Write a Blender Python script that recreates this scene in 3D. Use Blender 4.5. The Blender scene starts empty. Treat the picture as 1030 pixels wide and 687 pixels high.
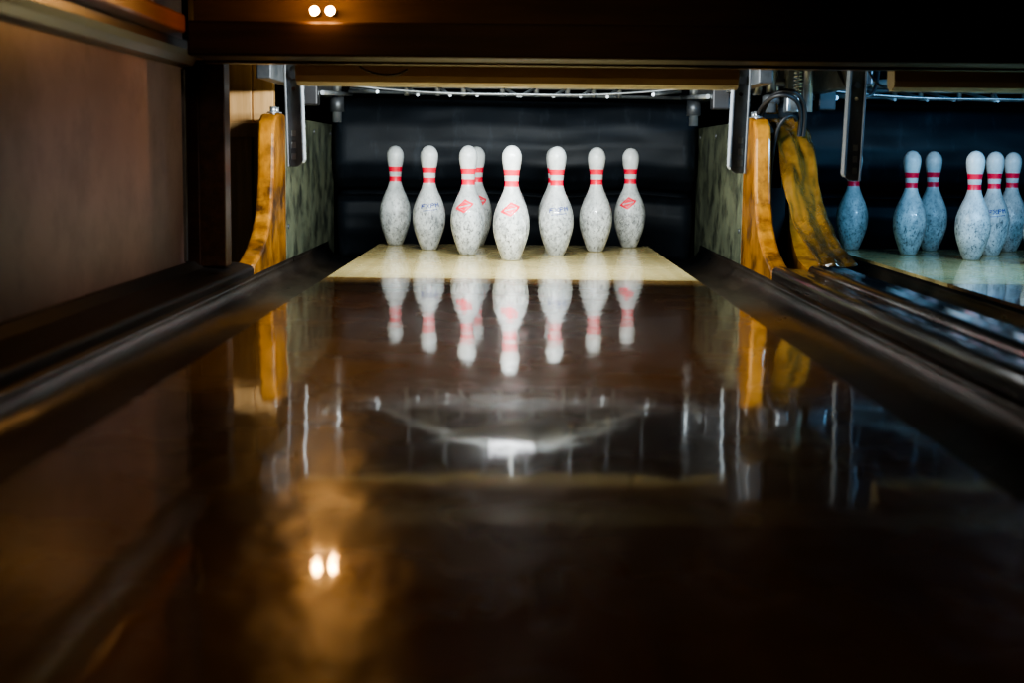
import bpy, bmesh, math, random
from mathutils import Vector, Matrix, Euler, noise
random.seed(7)
S = bpy.context.scene
COL = S.collection
S.view_settings.look = 'AgX - Medium High Contrast'

# ------------------------------------------------------------ materials
def newmat(name):
    m = bpy.data.materials.new(name); m.use_nodes = True
    nt = m.node_tree
    return m, nt, nt.nodes["Principled BSDF"]

def mat(name, c1, c2=None, scale=8, stretch=(1,1,1), rough=0.5, rvar=0.0, metal=0.0,
        coat=0.0, coat_rough=0.05, bump=0.0, bscale=None, spec=0.5, lo=0.35, hi=0.65,
        scuff=None, scuff_scale=20, scuff_lo=0.62, scuff_hi=0.7, scuff_stretch=(1,1,1)):
    m, nt, b = newmat(name)
    N, L = nt.nodes, nt.links
    tc = N.new("ShaderNodeTexCoord"); mp = N.new("ShaderNodeMapping")
    mp.inputs["Scale"].default_value = stretch
    L.new(tc.outputs["Object"], mp.inputs["Vector"])
    nz = N.new("ShaderNodeTexNoise"); nz.inputs["Scale"].default_value = scale
    nz.inputs["Detail"].default_value = 6; nz.inputs["Roughness"].default_value = 0.6
    L.new(mp.outputs[0], nz.inputs["Vector"])
    cr = N.new("ShaderNodeValToRGB")
    cr.color_ramp.elements[0].position = lo; cr.color_ramp.elements[1].position = hi
    cr.color_ramp.elements[0].color = (*c1, 1)
    cr.color_ramp.elements[1].color = (*(c2 or c1), 1)
    L.new(nz.outputs["Fac"], cr.inputs["Fac"])
    out = cr.outputs["Color"]
    if scuff:
        mp2 = N.new("ShaderNodeMapping"); mp2.inputs["Scale"].default_value = scuff_stretch
        L.new(tc.outputs["Object"], mp2.inputs["Vector"])
        n2 = N.new("ShaderNodeTexNoise"); n2.inputs["Scale"].default_value = scuff_scale
        n2.inputs["Detail"].default_value = 8; n2.inputs["Roughness"].default_value = 0.7
        L.new(mp2.outputs[0], n2.inputs["Vector"])
        mr = N.new("ShaderNodeMapRange"); mr.inputs["From Min"].default_value = scuff_lo
        mr.inputs["From Max"].default_value = scuff_hi
        L.new(n2.outputs["Fac"], mr.inputs["Value"])
        mx = N.new("ShaderNodeMix"); mx.data_type = 'RGBA'
        L.new(mr.outputs[0], mx.inputs["Factor"])
        L.new(out, mx.inputs["A"]); mx.inputs["B"].default_value = (*scuff, 1)
        out = mx.outputs["Result"]
    L.new(out, b.inputs["Base Color"])
    b.inputs["Metallic"].default_value = metal
    b.inputs["Specular IOR Level"].default_value = spec
    b.inputs["Coat Weight"].default_value = coat
    b.inputs["Coat Roughness"].default_value = coat_rough
    if rvar:
        rr = N.new("ShaderNodeMapRange")
        rr.inputs["To Min"].default_value = max(0.02, rough-rvar); rr.inputs["To Max"].default_value = rough+rvar
        L.new(nz.outputs["Fac"], rr.inputs["Value"]); L.new(rr.outputs[0], b.inputs["Roughness"])
    else:
        b.inputs["Roughness"].default_value = rough
    if bump:
        nb = N.new("ShaderNodeTexNoise"); nb.inputs["Scale"].default_value = bscale or scale
        nb.inputs["Detail"].default_value = 3
        L.new(mp.outputs[0], nb.inputs["Vector"])
        bp = N.new("ShaderNodeBump"); bp.inputs["Strength"].default_value = bump
        bp.inputs["Distance"].default_value = 0.01
        L.new(nb.outputs["Fac"], bp.inputs["Height"])
        L.new(bp.outputs[0], b.inputs["Normal"])
        if coat: L.new(bp.outputs[0], b.inputs["Coat Normal"])
    return m

M = {}
M['wood_dark'] = mat("dark_varnished_wood", (.026,.012,.006), (.062,.028,.012), 3, (14,1,14), .35, .08, coat=.3, coat_rough=.15)
M['wood_beam'] = mat("beam_wood", (.020,.009,.005), (.040,.017,.008), 3, (1,14,14), .5, .08, spec=.25)
M['mask'] = mat("mask_board", (.045,.024,.011), (.075,.040,.017), 3, (1,8,8), .6, spec=.3)
M['trim_orange'] = mat("orange_varnished_wood", (.22,.068,.018), (.35,.115,.03), 3, (14,1,14), .3, coat=.4)
M['cap'] = mat("capping_wood", (.012,.009,.008), (.030,.019,.014), 3, (12,1,12), .26, .08, coat=.6, coat_rough=.1,
               scuff=(.12,.10,.08), scuff_scale=9, scuff_lo=.6, scuff_hi=.75, scuff_stretch=(6,1,6))
M['cap_l'] = mat("capping_painted_black", (.006,.005,.005), (.014,.011,.009), 3, (12,1,12), .5, .06, spec=.35)
M['gutter'] = mat("gutter_plastic", (.018,.012,.008), (.040,.028,.018), 4, (3,1,3), .30, .08, spec=.6,
               scuff=(.16,.145,.11), scuff_scale=10, scuff_lo=.61, scuff_hi=.80, scuff_stretch=(5,1,5), bump=.35, bscale=5)
M['wall'] = mat("wall_laminate", (.25,.165,.155), (.34,.235,.22), 2.2, (1,1,1), .42, .06, bump=.08, bscale=3,
               scuff=(.15,.095,.085), scuff_scale=3.0, scuff_lo=.46, scuff_hi=.70)
M['pine'] = mat("pine_planks", (.50,.28,.10), (.66,.40,.17), 3, (12,12,1), .6)
M['amber'] = mat("amber_maple", (.27,.100,.009), (.50,.215,.026), 4, (5,5,1.5), .32, .06, coat=.5, coat_rough=.1,
               scuff=(.065,.025,.007), scuff_scale=8, scuff_lo=.45, scuff_hi=.64)
M['gold'] = mat("amber_plastic_wrap", (.060,.029,.005), (.20,.105,.018), 6, (1,1,1), .16, .05, coat=1, coat_rough=.04, bump=.9, bscale=12, lo=.38, hi=.62)
M['kick'] = mat("kickback_plate", (.09,.10,.062), (.165,.18,.11), 6, (1,1,1), .5, .1,
               scuff=(.018,.022,.014), scuff_scale=8, scuff_lo=.45, scuff_hi=.62)
M['steel'] = mat("brushed_steel", (.33,.36,.38), (.55,.58,.60), 10, (1,1,1), .38, .08, metal=.8)
M['arm'] = mat("arm_dull_steel", (.14,.16,.18), (.28,.31,.34), 30, (1,1,.3), .5, .08, metal=.3)
M['arm_edge'] = mat("arm_pale_edge", (.34,.38,.42), (.52,.56,.60), 30, (1,1,.3), .45, .08, metal=.4)  # paler, bluish steel for the arm flanges
M['steel_dk'] = mat("dull_steel", (.08,.09,.10), (.19,.20,.21), 14, (1,1,1), .45, .08, metal=.7)
M['black'] = mat("black_rubber", (.008,.008,.009), (.016,.016,.018), 10, rough=.5)
M['cream'] = mat("cream_painted_metal", (.74,.68,.50), (.84,.78,.60), 4, (1,1,1), .55)
M['white'] = mat("white_enamel", (.55,.57,.57), (.65,.67,.67), 4, (1,1,1), .35)
M['cushion'] = mat("pit_curtain_vinyl", (.005,.008,.011), (.010,.015,.021), 3, (1,1,1), .55, .06, bump=.5, bscale=4, spec=.35,
               scuff=(.036,.046,.058), scuff_scale=6, scuff_lo=.56, scuff_hi=.82, scuff_stretch=(3,1,.8))
M['pit'] = mat("pit_dark", (.006,.007,.009), (.012,.013,.015), 4, rough=.8)
M['ceil'] = mat("ceiling_paint", (.05,.03,.02), (.07,.045,.03), 3, rough=.8)
M['floor'] = mat("concrete_floor", (.03,.028,.026), (.06,.055,.05), 5, rough=.8)
M['red'] = mat("pin_decal_red", (.92,.010,.045), (.95,.015,.055), 10, rough=.4)
M['blue'] = mat("pin_decal_blue", (.012,.03,.20), (.02,.05,.28), 10, rough=.4)
M['chrome'] = mat("chrome", (.8,.8,.8), (.85,.85,.85), 4, rough=.15, metal=1)

def lane_mat(name, ca, cb, coat=.9, base_rough=(.20,.32)):
    m, nt, b = newmat(name); N, L = nt.nodes, nt.links
    tc = N.new("ShaderNodeTexCoord")
    sx = N.new("ShaderNodeSeparateXYZ"); L.new(tc.outputs["Object"], sx.inputs[0])
    mul = N.new("ShaderNodeMath"); mul.operation='MULTIPLY'; mul.inputs[1].default_value = 37.5
    L.new(sx.outputs[0], mul.inputs[0])
    fl = N.new("ShaderNodeMath"); fl.operation='FLOOR'; L.new(mul.outputs[0], fl.inputs[0])
    wn = N.new("ShaderNodeTexWhiteNoise"); wn.noise_dimensions='1D'; L.new(fl.outputs[0], wn.inputs["W"])
    mp = N.new("ShaderNodeMapping"); mp.inputs["Scale"].default_value=(40,1.6,1)
    L.new(tc.outputs["Object"], mp.inputs["Vector"])
    nz = N.new("ShaderNodeTexNoise"); nz.inputs["Scale"].default_value=2; nz.inputs["Detail"].default_value=6
    L.new(mp.outputs[0], nz.inputs["Vector"])
    av = N.new("ShaderNodeMath"); av.operation='MULTIPLY_ADD'; av.inputs[1].default_value=.45
    L.new(wn.outputs["Value"], av.inputs[0])
    h = N.new("ShaderNodeMath"); h.operation='MULTIPLY'; h.inputs[1].default_value=.55; L.new(nz.outputs["Fac"], h.inputs[0])
    L.new(h.outputs[0], av.inputs[2])
    mx = N.new("ShaderNodeMix"); mx.data_type='RGBA'
    mx.inputs["A"].default_value=(*ca,1); mx.inputs["B"].default_value=(*cb,1)
    L.new(av.outputs[0], mx.inputs["Factor"]); L.new(mx.outputs["Result"], b.inputs["Base Color"])
    n2 = N.new("ShaderNodeTexNoise"); n2.inputs["Scale"].default_value=5; n2.inputs["Detail"].default_value=5
    L.new(tc.outputs["Object"], n2.inputs["Vector"])
    rr = N.new("ShaderNodeMapRange"); rr.inputs["From Min"].default_value=.3; rr.inputs["From Max"].default_value=.7
    rr.inputs["To Min"].default_value=base_rough[0]; rr.inputs["To Max"].default_value=base_rough[1]
    L.new(n2.outputs["Fac"], rr.inputs["Value"]); L.new(rr.outputs[0], b.inputs["Roughness"])
    b.inputs["Specular IOR Level"].default_value=.6
    b.inputs["Coat Weight"].default_value=coat
    b.inputs["Coat Roughness"].default_value=.035
    mp3 = N.new("ShaderNodeMapping"); mp3.inputs["Scale"].default_value=(1.6,.8,1)
    L.new(tc.outputs["Object"], mp3.inputs["Vector"])
    nb = N.new("ShaderNodeTexNoise"); nb.inputs["Scale"].default_value=14; nb.inputs["Detail"].default_value=3
    L.new(mp3.outputs[0], nb.inputs["Vector"])
    bp = N.new("ShaderNodeBump"); bp.inputs["Strength"].default_value=.04; bp.inputs["Distance"].default_value=.01
    L.new(nb.outputs["Fac"], bp.inputs["Height"])
    bp2 = N.new("ShaderNodeBump"); bp2.inputs["Strength"].default_value=.26; bp2.inputs["Distance"].default_value=.01
    L.new(nb.outputs["Fac"], bp2.inputs["Height"])
    L.new(bp2.outputs[0], b.inputs["Normal"]); L.new(bp.outputs[0], b.inputs["Coat Normal"])
    return m
M['lane'] = lane_mat("lane_maple_varnish", (.27,.150,.040), (.43,.25,.072))
M['lit_deck'] = lane_mat("pin_deck_maple_lit", (.68,.53,.21), (.84,.69,.32), coat=.7)  # paler than the lane: the lamp-lit pool is put into the deck colour

def pin_mat():
    m, nt, b = newmat("pin_plastic"); N, L = nt.nodes, nt.links
    tc = N.new("ShaderNodeTexCoord"); oi = N.new("ShaderNodeObjectInfo")
    w = N.new("ShaderNodeMath"); w.operation='MULTIPLY'; w.inputs[1].default_value=50; L.new(oi.outputs["Random"], w.inputs[0])
    def nse(scale, det, stretch=(1,1,1)):
        mp = N.new("ShaderNodeMapping"); mp.inputs["Scale"].default_value=stretch
        L.new(tc.outputs["Object"], mp.inputs["Vector"])
        n = N.new("ShaderNodeTexNoise"); n.noise_dimensions='4D'; n.inputs["Scale"].default_value=scale
        n.inputs["Detail"].default_value=det; n.inputs["Roughness"].default_value=.75
        L.new(mp.outputs[0], n.inputs["Vector"]); L.new(w.outputs[0], n.inputs["W"]); return n
    def rng(src, a, bb, c=0, d=1):
        r = N.new("ShaderNodeMapRange"); r.inputs["From Min"].default_value=a; r.inputs["From Max"].default_value=bb
        r.inputs["To Min"].default_value=c; r.inputs["To Max"].default_value=d
        L.new(src, r.inputs["Value"]); return r.outputs[0]
    def mix(f, A, B):
        x = N.new("ShaderNodeMix"); x.data_type='RGBA'
        L.new(f, x.inputs["Factor"])
        if isinstance(A, tuple): x.inputs["A"].default_value=(*A,1)
        else: L.new(A, x.inputs["A"])
        x.inputs["B"].default_value=(*B,1); return x.outputs["Result"]
    def math_(op, a, b_=None):
        n = N.new("ShaderNodeMath"); n.operation=op
        for i,v in enumerate((a,b_)):
            if v is None: continue
            if isinstance(v,(int,float)): n.inputs[i].default_value=v
            else: L.new(v, n.inputs[i])
        return n.outputs[0]
    sp = N.new("ShaderNodeSeparateXYZ"); L.new(tc.outputs["Object"], sp.inputs[0]); z = sp.outputs[2]
    dirt = rng(nse(9,8).outputs["Fac"], .36, .66, .0, .75)
    c = mix(dirt, (.74,.77,.74), (.30,.325,.32))
    s = None
    for zc, hw in ((.291,.0094),(.2545,.0094)):
        d = math_('ABSOLUTE', math_('SUBTRACT', z, zc)); k = math_('LESS_THAN', d, hw)
        s = k if s is None else math_('MAXIMUM', s, k)
    c = mix(s, c, (.96,.008,.050))
    belly = rng(z, .25, .11, .06, 1.0)
    sc = math_('MULTIPLY', rng(nse(44,10,(1,1,.8)).outputs["Fac"], .47, .60), belly)
    sc = math_('MULTIPLY', sc, .62)
    c = mix(sc, c, (.085,.09,.092))
    sc2 = math_('MULTIPLY', rng(nse(140,6,(1,1,.6)).outputs["Fac"], .53, .60), belly)
    c = mix(math_('MULTIPLY', sc2, .85), c, (.03,.03,.035))
    sc3 = math_('MULTIPLY', rng(nse(26,2,(3,3,.5)).outputs["Fac"], .66, .71), belly)
    c = mix(math_('MULTIPLY', sc3, .8), c, (.04,.04,.05))
    foot = math_('MULTIPLY', rng(z, .08, .0, 0, .5), 1.0)
    c = mix(foot, c, (.13,.13,.11))
    L.new(c, b.inputs["Base Color"]); b.inputs["Roughness"].default_value=.38
    b.inputs["Coat Weight"].default_value=.25
    return m
M['pin'] = pin_mat()

def emis(name, col, st):
    m, nt, b = newmat(name); b.inputs["Base Color"].default_value=(*col,1)
    b.inputs["Emission Color"].default_value=(*col,1); b.inputs["Emission Strength"].default_value=st
    return m

# ------------------------------------------------------------ mesh helpers
def obj_from(name, verts, faces, m, parent=None, smooth=False, bevel=0, seg=2):
    me = bpy.data.meshes.new(name); me.from_pydata([tuple(v) for v in verts], [], faces); me.update()
    bm = bmesh.new(); bm.from_mesh(me); bmesh.ops.recalc_face_normals(bm, faces=bm.faces); bm.to_mesh(me); bm.free()
    o = bpy.data.objects.new(name, me); COL.objects.link(o)
    me.materials.append(m)
    if smooth:
        for p in me.polygons: p.use_smooth=True
    if bevel:
        bv = o.modifiers.new("bevel",'BEVEL'); bv.width=bevel; bv.segments=seg; bv.limit_method='ANGLE'; bv.angle_limit=math.radians(40)
    if parent: o.parent = parent
    return o

def box(name, x0,x1,y0,y1,z0,z1, m, parent=None, bevel=0):
    v=[(x,y,z) for x in (x0,x1) for y in (y0,y1) for z in (z0,z1)]
    f=[(0,1,3,2),(4,6,7,5),(0,4,5,1),(2,3,7,6),(0,2,6,4),(1,5,7,3)]
    return obj_from(name,v,f,m,parent,bevel=bevel)

def prism(name, pts, axis, a, b, m, parent=None, bevel=0, smooth=False, seg=2, n=1):
    """pts: 2D closed outline; axis 'Y': pts=(x,z); axis 'X': pts=(y,z)"""
    k=len(pts); v=[]
    for i in range(n+1):
        t=a+(b-a)*i/n
        for p in pts:
            v.append((p[0],t,p[1]) if axis=='Y' else (t,p[0],p[1]))
    f=[tuple(range(k)), tuple(range(n*k,(n+1)*k))[::-1]]
    for i in range(n):
        for j in range(k):
            f.append((i*k+j, i*k+(j+1)%k, (i+1)*k+(j+1)%k, (i+1)*k+j))
    return obj_from(name,v,f,m,parent,bevel=bevel,smooth=smooth,seg=seg)

def tube(name, pts, r, m, parent=None, cyclic=False, smooth=True):
    cu=bpy.data.curves.new(name,'CURVE'); cu.dimensions='3D'; cu.bevel_depth=r; cu.bevel_resolution=4; cu.use_fill_caps=True
    sp=cu.splines.new('POLY' if not smooth else 'NURBS'); sp.points.add(len(pts)-1)
    for i,p in enumerate(pts): sp.points[i].co=(*p,1)
    sp.use_cyclic_u=cyclic
    if smooth: sp.use_endpoint_u=True; sp.order_u=min(4,len(pts))
    o=bpy.data.objects.new(name,cu); COL.objects.link(o); cu.materials.append(m)
    if parent: o.parent=parent
    return o

def cyl(name, p0, p1, r, m, parent=None, seg=24, r2=None):
    p0=Vector(p0); p1=Vector(p1); d=(p1-p0); q=d.to_track_quat('Z','Y'); r2 = r if r2 is None else r2
    v=[];f=[]
    for e,(c,rr) in enumerate(((p0,r),(p1,r2))):
        for i in range(seg):
            a=2*math.pi*i/seg; v.append(c+q@Vector((rr*math.cos(a),rr*math.sin(a),0)))
    for i in range(seg): f.append((i,(i+1)%seg,seg+(i+1)%seg,seg+i))
    f.append(tuple(range(seg))); f.append(tuple(range(seg,2*seg)))
    o=obj_from(name,v,f,m,parent)
    for p in o.data.polygons: p.use_smooth = len(p.vertices)==4
    return o

def empty(name, loc=(0,0,0)):
    e=bpy.data.objects.new(name,None); COL.objects.link(e); e.empty_display_size=.1; return e

# ------------------------------------------------------------ bowling pins
IN=.0254
PROF=[(0,1.0),(.12,1.12),(.75,1.414),(2.25,1.955),(3.375,2.255),(4.5,2.383),(5.875,2.282),(7.25,1.853),(8.625,1.235),
      (9.375,.982),(10,.898),(10.875,.935),(11.75,1.047),(12.625,1.205),(13.5,1.273),(14.1,1.16),(14.6,.85),(14.88,.48),(15,0.001)]
def cat(p0,p1,p2,p3,t):
    return .5*((2*p1)+(-p0+p2)*t+(2*p0-5*p1+4*p2-p3)*t*t+(-p0+3*p1-3*p2+p3)*t**3)
PP=[]
for i in range(len(PROF)-1):
    a=PROF[max(i-1,0)];b_=PROF[i];c=PROF[i+1];d=PROF[min(i+2,len(PROF)-1)]
    for k in range(5):
        t=k/5; PP.append((cat(a[0],b_[0],c[0],d[0],t)*IN, max(.0003,cat(a[1],b_[1],c[1],d[1],t)*IN)))
PP.append((15*IN,.0002))
def prad(z):
    for i in range(len(PP)-1):
        if PP[i][0]<=z<=PP[i+1][0]:
            t=(z-PP[i][0])/(PP[i+1][0]-PP[i][0]+1e-9); return PP[i][1]*(1-t)+PP[i+1][1]*t
    return .01
WORD=["#####.#...#.####..#...#",
      "#......#.#..#...#.##.##",
      "####....#...####..#.#.#",
      "#......#.#..#.....#...#",
      "#.....#...#.#.....#...#"]
def pin_mesh(kind):
    SEG=48; v=[];f=[];mi=[]
    for z,r in PP:
        for i in range(SEG):
            a=2*math.pi*i/SEG; v.append((r*math.cos(a),r*math.sin(a),z))
    n=len(PP)
    for j in range(n-1):
        for i in range(SEG):
            f.append((j*SEG+i,j*SEG+(i+1)%SEG,(j+1)*SEG+(i+1)%SEG,(j+1)*SEG+i)); mi.append(0)
    f.append(tuple(range(SEG))[::-1]); mi.append(0)
    f.append(tuple(range((n-1)*SEG,n*SEG))); mi.append(0)
    def quad(u0,u1,z0,z1,m_):
        s=len(v)
        for u,z in ((u0,z0),(u1,z0),(u1,z1),(u0,z1)):
            r=prad(z)+.0005; th=u/.052
            v.append((r*math.sin(th),-r*math.cos(th),z))
        f.append((s,s+1,s+2,s+3)); mi.append(m_)
    if kind=='A':
        st=.0014; zc=.172
        for iu in range(-28,28):
            for iz in range(-20,20):
                u=(iu+.5)*st; z=(iz+.5)*st
                zz=z-u*.25
                d=abs(u)/.035+abs(zz)/.024
                on = (.66<d<1) or (d<.60 and abs(zz)>.0022 and abs(u)<.022)
                if on: quad(iu*st,(iu+1)*st,zc+iz*st,zc+(iz+1)*st,1)
    if kind=='B':
        st=.0028; zc=.168
        for r_,row in enumerate(WORD):
            for c_,ch in enumerate(row):
                if ch=='#':
                    u=(c_-len(row)/2)*st; z=zc-r_*st*1.1+u*.12
                    quad(u-.0003,u+st+.0003,z,z+st*1.15,2)
        for c_ in range(18):
            u=(c_-9)*st; z=zc-.022+u*.12; quad(u,u+st*.8,z,z+st,2)
    me=bpy.data.meshes.new("bowling_pin_"+kind); me.from_pydata(v,[],f); me.update()
    for k in ('pin','red','blue'): me.materials.append(M[k])
    for p,m_ in zip(me.polygons,mi): p.material_index=m_; p.use_smooth=len(p.vertices)==4
    return me
PM={k:pin_mesh(k) for k in 'ABN'}
def put_pin(x,y,kind,rot):
    o=bpy.data.objects.new("bowling_pin",PM[kind]); COL.objects.link(o)
    o.location=(x,y,0.0006); o.rotation_euler=(0,0,math.radians(rot)); return o
Y1=5.00; R=.266
def rack(cx,spec):
    k=0
    for row in range(4):
        for i in range(row+1):
            kind,rot,dx=spec[k]; k+=1
            put_pin(cx+(i-row/2)*.3048+dx, Y1+row*R, kind, rot)
rack(-.008,[('A',-2,0),('A',-12,.0),('B',8,.004),('B',8,0),('N',0,0),('N',30,.004),('N',0,.006),('A',15,.015),('N',60,.008),('A',-12,-.003)])
rack(1.760,[('A',-30,0),('N',-10,0),('A',10,0),('N',12,0),('B',0,0),('A',30,0),('N',0,0),('N',15,0),('N',60,0),('A',-14,0)])

# ------------------------------------------------------------ lanes, gutters
HW=.527; GW=.768; YEND=5.90; DECK=4.24; Y0=-1.6  # DECK: pale colour starts here, at the edge of the lamp's light
def lane(cx):
    e=empty("bowling_lane")
    box("lane_boards",cx-HW,cx+HW,Y0,DECK,-.1,0,M['lane'],e)
    box("pin_deck",cx-HW,cx+HW,DECK,YEND,-.1,0,M['lit_deck'],e)
    box("tail_plank",cx-HW,cx+HW,YEND,YEND+.03,-.1,-.002,M['steel_dk'],e)
def gutter(x0,x1):
    pts=[]; c=(x0+x1)/2; w=(x1-x0)/2-.001
    for i in range(25):
        a=math.pi*i/24; pts.append((c-w*math.cos(a), -.010-.072*math.sin(a)**.75))
    pts+= [(c+w,-.097),(c-w,-.097)]
    o=prism("gutter",pts,'Y',Y0,6.2,M['gutter'],n=12)
    for p in o.data.polygons: p.use_smooth = abs(p.normal.y)<.5
for cx in (0,1.76):
    lane(cx); gutter(cx-GW,cx-HW); gutter(cx+HW,cx+GW)

def arc(cx,cz,r,a0,a1,n=8,sx=1):
    return [(cx+sx*r*math.cos(math.radians(a0+(a1-a0)*i/n)), cz+r*math.sin(math.radians(a0+(a1-a0)*i/n))) for i in range(n+1)]
def capping(name,pts,m='cap'):
    return prism(name,pts[::-1],'Y',Y0,4.44,M[m])
capL=[(-.90,-.098),(-.90,.045),(-.885,.046),(-.872,.036),(-.862,.028)]+[(-.84+.06*i/8,.026-.010*(i/8)**2) for i in range(9)]+arc(-.782,.003,.013,90,0,5)+[(-.769,-.098)]
capping("trim_capping_left",capL,'cap_l')
capR=[(.769,-.098)]+arc(.790,.010,.021,180,60,6)+[(.83,.022),(.862,.020),(.866,.008),(.876,.008)]+arc(.896,.014,.020,170,70,6)+[(.945,.030)]+arc(.968,.010,.021,80,0,6)+[(.989,-.098)]
capping("trim_capping_center",capR)
capping("trim_capping_right",[(x+1.76,z) for x,z in capR])

# ------------------------------------------------------------ kickbacks
nose=[(5.09,-.097),(5.09,.478),(4.98,.480),(4.91,.472),(4.87,.45),(4.855,.41),(4.845,.34),(4.835,.27),(4.81,.205),(4.77,.145),
      (4.70,.095),(4.62,.058),(4.54,.036),(4.46,.020),(4.445,-.005),(4.445,-.097)]
def kickback(xa,xb,m_nose):
    e=empty("kickback")
    prism("nose_panel",nose,'X',xa,xb,M[m_nose],e,bevel=.010,seg=3)
    box("side_plate",xa,xb,5.092,6.42,-.097,.47,M['kick'],e,bevel=.004)
    cx=(xa+xb)/2
    for y in (5.0,5.06):
        cyl("bolt",(cx,y,.478),(cx,y,.500),.011,M['steel'],e,seg=6)
        cyl("washer",(cx,y,.478),(cx,y,.483),.02,M['steel'],e)
    for y,z in ((5.13,.41),(5.13,.1),(5.8,.43),(6.3,.43)):
        for x,s in ((xa,-1),(xb,1)):
            cyl("screw",(x-s*.002,y,z),(x+s*.003,y,z),.008,M['steel_dk'],e)
    return e
kickback(-.825,-.770,'amber')
kickback(.770,.825,'amber')
kickback(1.76+.770,1.76+.83,'amber')
e=empty("kickback")
def wrap(e):
    path=[(5.45,.475),(5.2,.480),(5.05,.470),(4.97,.44),(4.92,.39),(4.87,.33),(4.81,.27),(4.74,.21),(4.66,.155),(4.57,.115),(4.48,.085),(4.40,.066),(4.34,.055),(4.305,.045),(4.30,.038)]
    v=[];f=[];nx=30
    P=[]
    for i in range(len(path)-1):
        for k in range(6):
            t=k/6; P.append((path[i][0]*(1-t)+path[i+1][0]*t, path[i][1]*(1-t)+path[i+1][1]*t))
    P.append(path[-1])
    for j,(y,z) in enumerate(P):
        s=j/len(P)
        xa=.845+.04*s; xb=.968+.018*s
        for i in range(nx+1):
            t=i/nx; x=xa+(xb-xa)*t
            d=.024*noise.noise(Vector((x*22,y*4,z*6)))+.005*math.sin(x*115+z*12+2*math.sin(z*16))+.008*noise.noise(Vector((x*60,y*12,z*20)))
            edge=.020*(abs(2*t-1)**4)
            v.append((x,y-d+edge-.012, max(z+d*.5,.040)))
    n=len(P)
    for j in range(n-1):
        for i in range(nx): f.append((j*(nx+1)+i,j*(nx+1)+i+1,(j+1)*(nx+1)+i+1,(j+1)*(nx+1)+i))
    o=obj_from("plastic_wrap",v,f,M['gold'],e,smooth=True)
    so=o.modifiers.new("s",'SOLIDIFY'); so.thickness=.005; so.offset=0
nose2=[(y+.14 if z>.05 and y<5.09 else (y+.03 if y<5.0 else y), z-.03 if z>0 else z) for y,z in nose]
prism("nose_panel",nose2,'X',.905,.982,M['amber'],e,bevel=.01)
box("side_plate",.93,.986,5.25,6.42,-.097,.44,M['kick'],e,bevel=.004)
wrap(e)
box("division_core",.830,.894,4.95,6.4,-.097,.25,M['pit'],e)
bl=empty("drive_belt")
for dx,dz in ((0,0),(.014,.014)):
    tube("belt",[(.80+dx,5.00,.49),(.80+dx,4.88,.53+dz),(.84+dx,4.83,.555+dz),(.90+dx,4.84,.54+dz),(.93+dx,4.90,.50),(.925+dx,4.92,.42)],.007,M['black'],bl)
tube("belt",[(.84,4.95,.25),(.838,4.90,.40),(.85,4.85,.485),(.90,4.87,.49),(.91,4.9,.47)],.006,M['black'],bl)

# ------------------------------------------------------------ pit curtains (padded, rounded)
def curtain(cx):
    prof=[(6.58,.60),(6.52,.615),(6.45,.610),(6.38,.585),(6.325,.54),(6.29,.47),(6.275,.39),(6.285,.31),(6.32,.25),(6.38,.212),(6.46,.195),(6.47,.182),
          (6.40,.172),(6.365,.15),(6.355,.10),(6.37,.03),(6.42,-.09)]
    P=[]
    for i in range(len(prof)-1):
        for k in range(5):
            t=k/5; P.append((prof[i][0]*(1-t)+prof[i+1][0]*t, prof[i][1]*(1-t)+prof[i+1][1]*t))
    P.append(prof[-1]); nx=90; v=[];f=[]
    for (y,z) in P:
        for i in range(nx+1):
            t=i/nx; x=cx-.764+1.528*t
            endr=.05*max(0,(abs(2*t-1)-.93)/.07)**2
            d=.012*noise.noise(Vector((x*2.3+cx,z*3,1)))+.008*noise.noise(Vector((x*5+z*6,z*13-x*2,4+cx)))
            v.append((x,y+d+endr,z+.014*noise.noise(Vector((x*3,cx,9)))))
    for j in range(len(P)-1):
        for i in range(nx): f.append((j*(nx+1)+i,j*(nx+1)+i+1,(j+1)*(nx+1)+i+1,(j+1)*(nx+1)+i))
    o=obj_from("pit_curtain",v,f,M['cushion'],smooth=True)
    so=o.modifiers.new("s",'SOLIDIFY'); so.thickness=.02
curtain(0); curtain(1.76)

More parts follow.
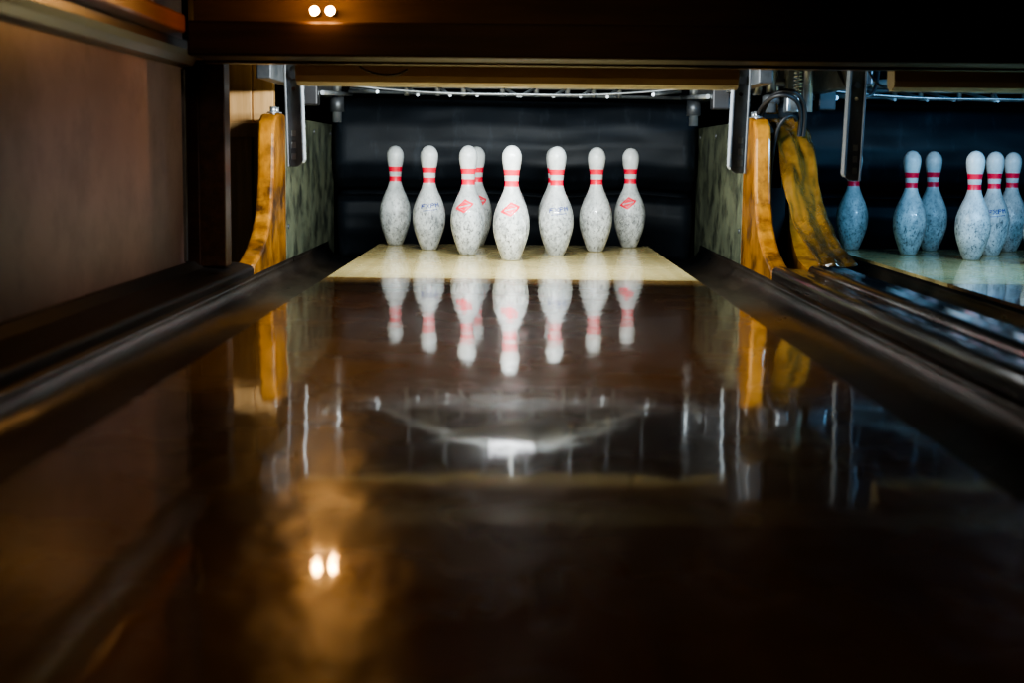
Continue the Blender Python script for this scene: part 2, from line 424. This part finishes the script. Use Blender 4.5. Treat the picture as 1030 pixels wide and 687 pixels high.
# ------------------------------------------------------------ pinsetter
ML=emis("apex_glow",(.95,.96,1.0),8)  # glow added at the rack apex for its reflection on the lane
def pinsetter(cx):
    e=empty("pinsetter")
    z=.628
    for sx in (-1,1):
        tube("table_rail",[(cx,4.93,z-.004),(cx+sx*.10,4.96,z-.004),(cx+sx*.22,5.12,z),(cx+sx*.36,5.42,z),(cx+sx*.54,5.82,z)],.011,M['white'],e)
    cyl("frame_bar",(cx-.54,5.82,z),(cx+.54,5.82,z),.011,M['steel'],e)
    for row in range(4):
        for i in range(row+1):
            x=cx+(i-row/2)*.3048; y=Y1+row*R
            ring=[(x+.055*math.cos(t*math.pi/8),y+.055*math.sin(t*math.pi/8),z+.012) for t in range(16)]
            tube("pin_cup",ring,.007,M['steel'],e,cyclic=True)
            cyl("cup_rod",(x+.055,y,z+.01),(x+.055,y,.9),.005,M['steel_dk'],e,seg=10)
            cyl("cup_nut",(x+.055,y,z-.01),(x+.055,y,z+.01),.010,M['chrome'],e,seg=6)
    for row in range(1,4):
        y=Y1+row*R; w=row*.1524+.06
        cyl("cross_bar",(cx-w,y,z+.014),(cx+w,y,z+.014),.008,M['steel'],e)
    box("carriage",cx-.6,cx+.6,4.85,5.95,.90,.98,M['steel_dk'],e,bevel=.01)
    cyl("apex_glow_stem",(cx,4.90,.63),(cx,4.90,.9),.008,M['steel'],e)
    tube("apex_glow_tube",[(cx-.075,4.920,.622),(cx-.04,4.90,.612),(cx,4.893,.608),(cx+.04,4.90,.612),(cx+.075,4.920,.622)],.0055,ML,e)  # added emissive tube, gives the bright apex reflection
    for sx in (-1,1):
        cyl("side_post",(cx+sx*.70,5.95,.47),(cx+sx*.70,5.95,1.0),.018,M['steel'],e)
        cyl("side_rod",(cx+sx*.66,5.2,.555),(cx+sx*.66,6.1,.585),.008,M['steel'],e)
        cyl("side_collar",(cx+sx*.70,5.95,.51),(cx+sx*.70,5.95,.57),.028,M['steel_dk'],e)
        box("side_frame",cx+sx*.735-.022,cx+sx*.735+.022,4.45,6.2,.565,.98,M['steel_dk'],e,bevel=.004)
        box("front_block",cx+sx*.70-.03,cx+sx*.70+.03,5.15,5.22,.51,.62,M['black'],e,bevel=.006)
        cyl("angled_rod",(cx+sx*.64,5.9,.60),(cx+sx*.50,5.5,.572),.006,M['steel'],e)
    cyl("spreader_rod",(cx-.66,6.0,.592),(cx+.66,6.0,.580),.007,M['steel'],e)
    cyl("spreader_rod",(cx-.6,5.9,.612),(cx+.6,5.9,.612),.009,M['steel'],e)
    tube("wire",[(cx-.62,5.6,.60),(cx-.3,5.6,.566),(cx,5.55,.578),(cx+.3,5.6,.564),(cx+.62,5.6,.60)],.004,M['steel'],e)
    for sx in (-.42,-.3,-.2,-.05,.08,.2,.3,.4):
        cyl("lift_link",(cx+sx,5.85,.61),(cx+sx+.06*(1 if sx<0 else -1),5.6,.566),.006,M['steel'],e)
        cyl("link_foot",(cx+sx,5.85,.572),(cx+sx,5.85,.70),.010,M['steel'],e)
pinsetter(0); pinsetter(1.76)

def sweep_arm(x,y,zt,zb,flip=1):
    e=empty("sweep_arm")
    zm=zb+(zt-zb)*.45
    def plate(nm,pts,ya,yb,m): prism(nm,pts,'Y',ya,yb,m,e,bevel=.0015)
    plate("plate",[(x-flip*.024,zt),(x+flip*.014,zt),(x+flip*.022,zm),(x+flip*.026,zb+.01),(x+flip*.012,zb),(x-flip*.012,zb),(x-flip*.018,zm)],y,y+.006,M['arm'])
    plate("flange",[(x+flip*.014,zt),(x+flip*.020,zt),(x+flip*.032,zb+.02),(x+flip*.026,zb+.01)],y-.012,y+.03,M['arm_edge'])
    plate("flange_inner",[(x-flip*.024,zt),(x-flip*.029,zt),(x-flip*.023,zm),(x-flip*.017,zb),(x-flip*.012,zb)],y-.012,y+.03,M['arm_edge'])
    for k in range(3):
        z=zb+.02+k*.032
        box("slot",x-.006,x+.008,y-.002,y+.001,z,z+.018,M['steel'],e,bevel=.002)
    cyl("pivot",(x,y-.012,zm+.06),(x,y+.01,zm+.06),.011,M['steel_dk'],e)
    cyl("bolt",(x+flip*.003,y-.009,zm+.02),(x+flip*.003,y+.004,zm+.02),.006,M['chrome'],e,seg=6)
sweep_arm(-.625,4.285,.75,.310,1)
sweep_arm(.640,4.285,.75,.304,-1)
sweep_arm(.966,4.285,.75,.286,-1)

mc=empty("drive_mechanism")
cyl("shaft",(.86,5.1,.50),(.86,5.1,.95),.018,M['steel'],mc)
cyl("shaft_collar",(.86,5.1,.53),(.86,5.1,.56),.030,M['steel_dk'],mc)
cyl("shaft_b",(.965,5.0,.50),(.965,5.0,.95),.016,M['steel'],mc)
cyl("cross_shaft",(.79,5.1,.60),(.98,5.1,.60),.014,M['steel'],mc)
cyl("pulley",(.795,5.08,.60),(.82,5.08,.60),.045,M['steel_dk'],mc)
cyl("pulley_hub",(.79,5.08,.60),(.83,5.08,.60),.018,M['chrome'],mc)
box("bracket",.905,.945,5.05,5.12,.50,.70,M['steel'],mc,bevel=.004)
cyl("piston",(.90,5.3,.50),(.90,5.3,.9),.022,M['chrome'],mc)
for k in range(9):
    z=.535+k*.012
    tube("spring_coil",[(.925+.014*math.cos(a*math.pi/4),4.97+.014*math.sin(a*math.pi/4),z+.0015*a) for a in range(8)],.0025,M['chrome'],mc,cyclic=False)
ho=empty("hydraulic_hose")
tube("hose",[(.995,4.75,.66),(1.0,4.6,.55),(1.05,4.5,.51),(1.10,4.6,.56),(1.12,4.7,.66)],.006,M['black'],ho)
tube("hose",[(1.0,4.4,.66),(1.02,4.35,.56),(1.08,4.35,.54),(1.10,4.38,.58),(1.12,4.4,.66)],.004,M['black'],ho)

# ------------------------------------------------------------ mask beam and boards
XR=2.75
box("trim_beam",-.80,XR,3.72,3.90,.583,.667,M['wood_beam'],bevel=.006)
box("wall_mask",-.80,XR,3.80,3.90,.667,1.9,M['mask'])
box("trim_beam_lip",-.80,XR,3.90,3.955,.576,.62,M['wood_dark'],bevel=.003)
LY=4.215
def hood(xa,xb,la,lb):
    e=empty("light_hood")
    prism("hood_shell",[(3.985,.552),(3.995,.536),(4.015,.527),(4.04,.526),(4.062,.535),(4.068,.558),(4.068,.90),(3.985,.90)],'X',xa,xb,M['cream'],e,bevel=.003)
    prism("reflector",[(LY-.020,.583),(LY-.014,.583),(LY-.008,.622),(LY+.012,.640),(LY+.012,.646),(LY-.012,.630)],'X',la,lb,M['white'],e)
    for k in range(4):
        x=la+(lb-la)*(k+.5)/4
        box("lamp_bracket",x-.01,x+.01,4.068,LY-.008,.625,.632,M['steel_dk'],e)
    return e
h0=hood(-.575,.590,-.585,.585); h1=hood(.995,XR,1.76-.585,1.76+.585)
box("trim_mask_backing",-.80,XR,3.957,3.983,.580,.90,M['pit'])
cb=tube("power_cable",[(-.40,3.93,.572),(-.37,3.96,.552),(-.31,3.972,.544),(-.28,3.96,.568)],.0025,M['black'])

bu=empty("ceiling_bulb_fixture")
MB=emis("warm_bulb",(1.0,.50,.16),300)
for x in (-.487,-.449):
    me=bpy.data.meshes.new("bulb"); bm=bmesh.new(); bmesh.ops.create_uvsphere(bm,u_segments=24,v_segments=16,radius=.0105); bm.to_mesh(me); bm.free()
    for p in me.polygons: p.use_smooth=True
    o=bpy.data.objects.new("bulb",me); me.materials.append(MB); COL.objects.link(o); o.location=(x,3.715,.692); o.parent=bu
    cyl("socket",(x,3.727,.692),(x,3.80,.692),.008,M['black'],bu)

# ------------------------------------------------------------ left wall, trims, posts, shell
box("wall_left",-1.05,-.90,Y0,4.12,-.1,1.9,M['wall'])
prism("trim_wall_moulding",[(-.90,.575),(-.872,.580),(-.862,.597),(-.850,.612),(-.850,.634),(-.90,.634)],'Y',Y0,4.12,M['wood_dark'])
box("trim_wall_shelf",-.90,-.802,Y0,3.718,.636,.680,M['trim_orange'],bevel=.006)
box("trim_wall_edge",-.900,-.893,4.10,4.122,.05,.570,M['steel_dk'])
po=empty("wood_post")
box("post",-.925,-.800,4.18,4.26,.03,.60,M['wood_dark'],po,bevel=.004)
box("post_face",-.905,-.87,4.165,4.18,.03,.58,M['wood_beam'],po,bevel=.002)
pl=empty("pine_partition")
xs=[-1.12,-.985,-.905,-.830]
for i in range(3):
    box("plank",xs[i]+.0015,xs[i+1]-.0015,5.20+.01*i,5.24+.01*i,-.097,1.2,M['pine'],pl,bevel=.003)
box("batten",-1.1,-.85,5.17,5.20,.40,.45,M['pine'],pl,bevel=.003)
box("wall_pinsetter_side",-1.2,-1.15,4.12,7.2,-.1,1.9,M['pit'])
box("wall_back",-1.2,2.9,7.2,7.3,-.1,1.9,M['pit'])
box("wall_right",XR,XR+.12,Y0,7.2,-.1,1.9,M['wall'])
box("ceiling",-1.2,2.9,-3.2,7.3,1.9,2.0,M['ceil'])
box("floor",-1.2,2.9,-3.2,7.3,-.2,-.1,M['floor'])
box("wall_front",-1.2,2.9,-3.3,-3.2,-.1,1.9,M['ceil'])

# ------------------------------------------------------------ lights
def area(name,loc,direction,sx,sy,power,col,parent=None):
    l=bpy.data.lights.new(name,'AREA'); l.shape='RECTANGLE'; l.size=sx; l.size_y=sy; l.energy=power; l.color=col
    o=bpy.data.objects.new(name,l); COL.objects.link(o); o.location=loc
    o.rotation_euler=Vector(direction).to_track_quat('-Z','Y').to_euler(); 
    if parent: o.parent=parent
    return o
area("pin_light_tube",(0,LY,.60),(0,1,-.30),.80,.03,40,(.90,.97,1.0),h0)
area("pin_light_tube",(1.76,LY,.60),(0,1,-.30),.80,.03,21,(.24,.58,1.0),h1)

def spot(name,loc,target,power,col,ang,blend=1,r=.08):
    l=bpy.data.lights.new(name,'SPOT'); l.energy=power; l.color=col; l.spot_size=math.radians(ang); l.spot_blend=blend; l.shadow_soft_size=r
    o=bpy.data.objects.new(name,l); COL.objects.link(o); o.location=loc
    o.rotation_euler=(Vector(target)-Vector(loc)).to_track_quat('-Z','Y').to_euler(); return o
spot("fill_spot",(.35,1.7,1.0),(-.9,3.5,.42),27,(1.0,.74,.66),40)  # unseen fill light added to brighten the left wall
spot("fill_spot",(-.1,1.3,1.8),(0,3.15,.0),85,(1.0,.68,.32),55)  # added source out of view, warms the middle of the lane
spot("fill_spot",(.1,-.9,1.8),(.1,1.6,.0),12,(1.0,.66,.28),60)  # extra fill put in to lift the dark foreground

w=bpy.data.worlds.new("world"); S.world=w; w.use_nodes=True
w.node_tree.nodes["Background"].inputs[0].default_value=(.05,.03,.02,1)
w.node_tree.nodes["Background"].inputs[1].default_value=.15

# ------------------------------------------------------------ camera
cd=bpy.data.cameras.new("camera"); cam=bpy.data.objects.new("camera",cd); COL.objects.link(cam); S.camera=cam
cd.sensor_width=36; cd.lens=52.7; cd.clip_start=.02
cam.location=(.010,0,.347)
cam.rotation_mode='QUATERNION'
cam.rotation_quaternion=(Euler((math.radians(90-7.06),0,math.radians(.13))).to_matrix() @ Matrix.Rotation(math.radians(.6),3,'Z')).to_quaternion()
cd.dof.use_dof=True; cd.dof.focus_distance=5.1; cd.dof.aperture_fstop=2.8
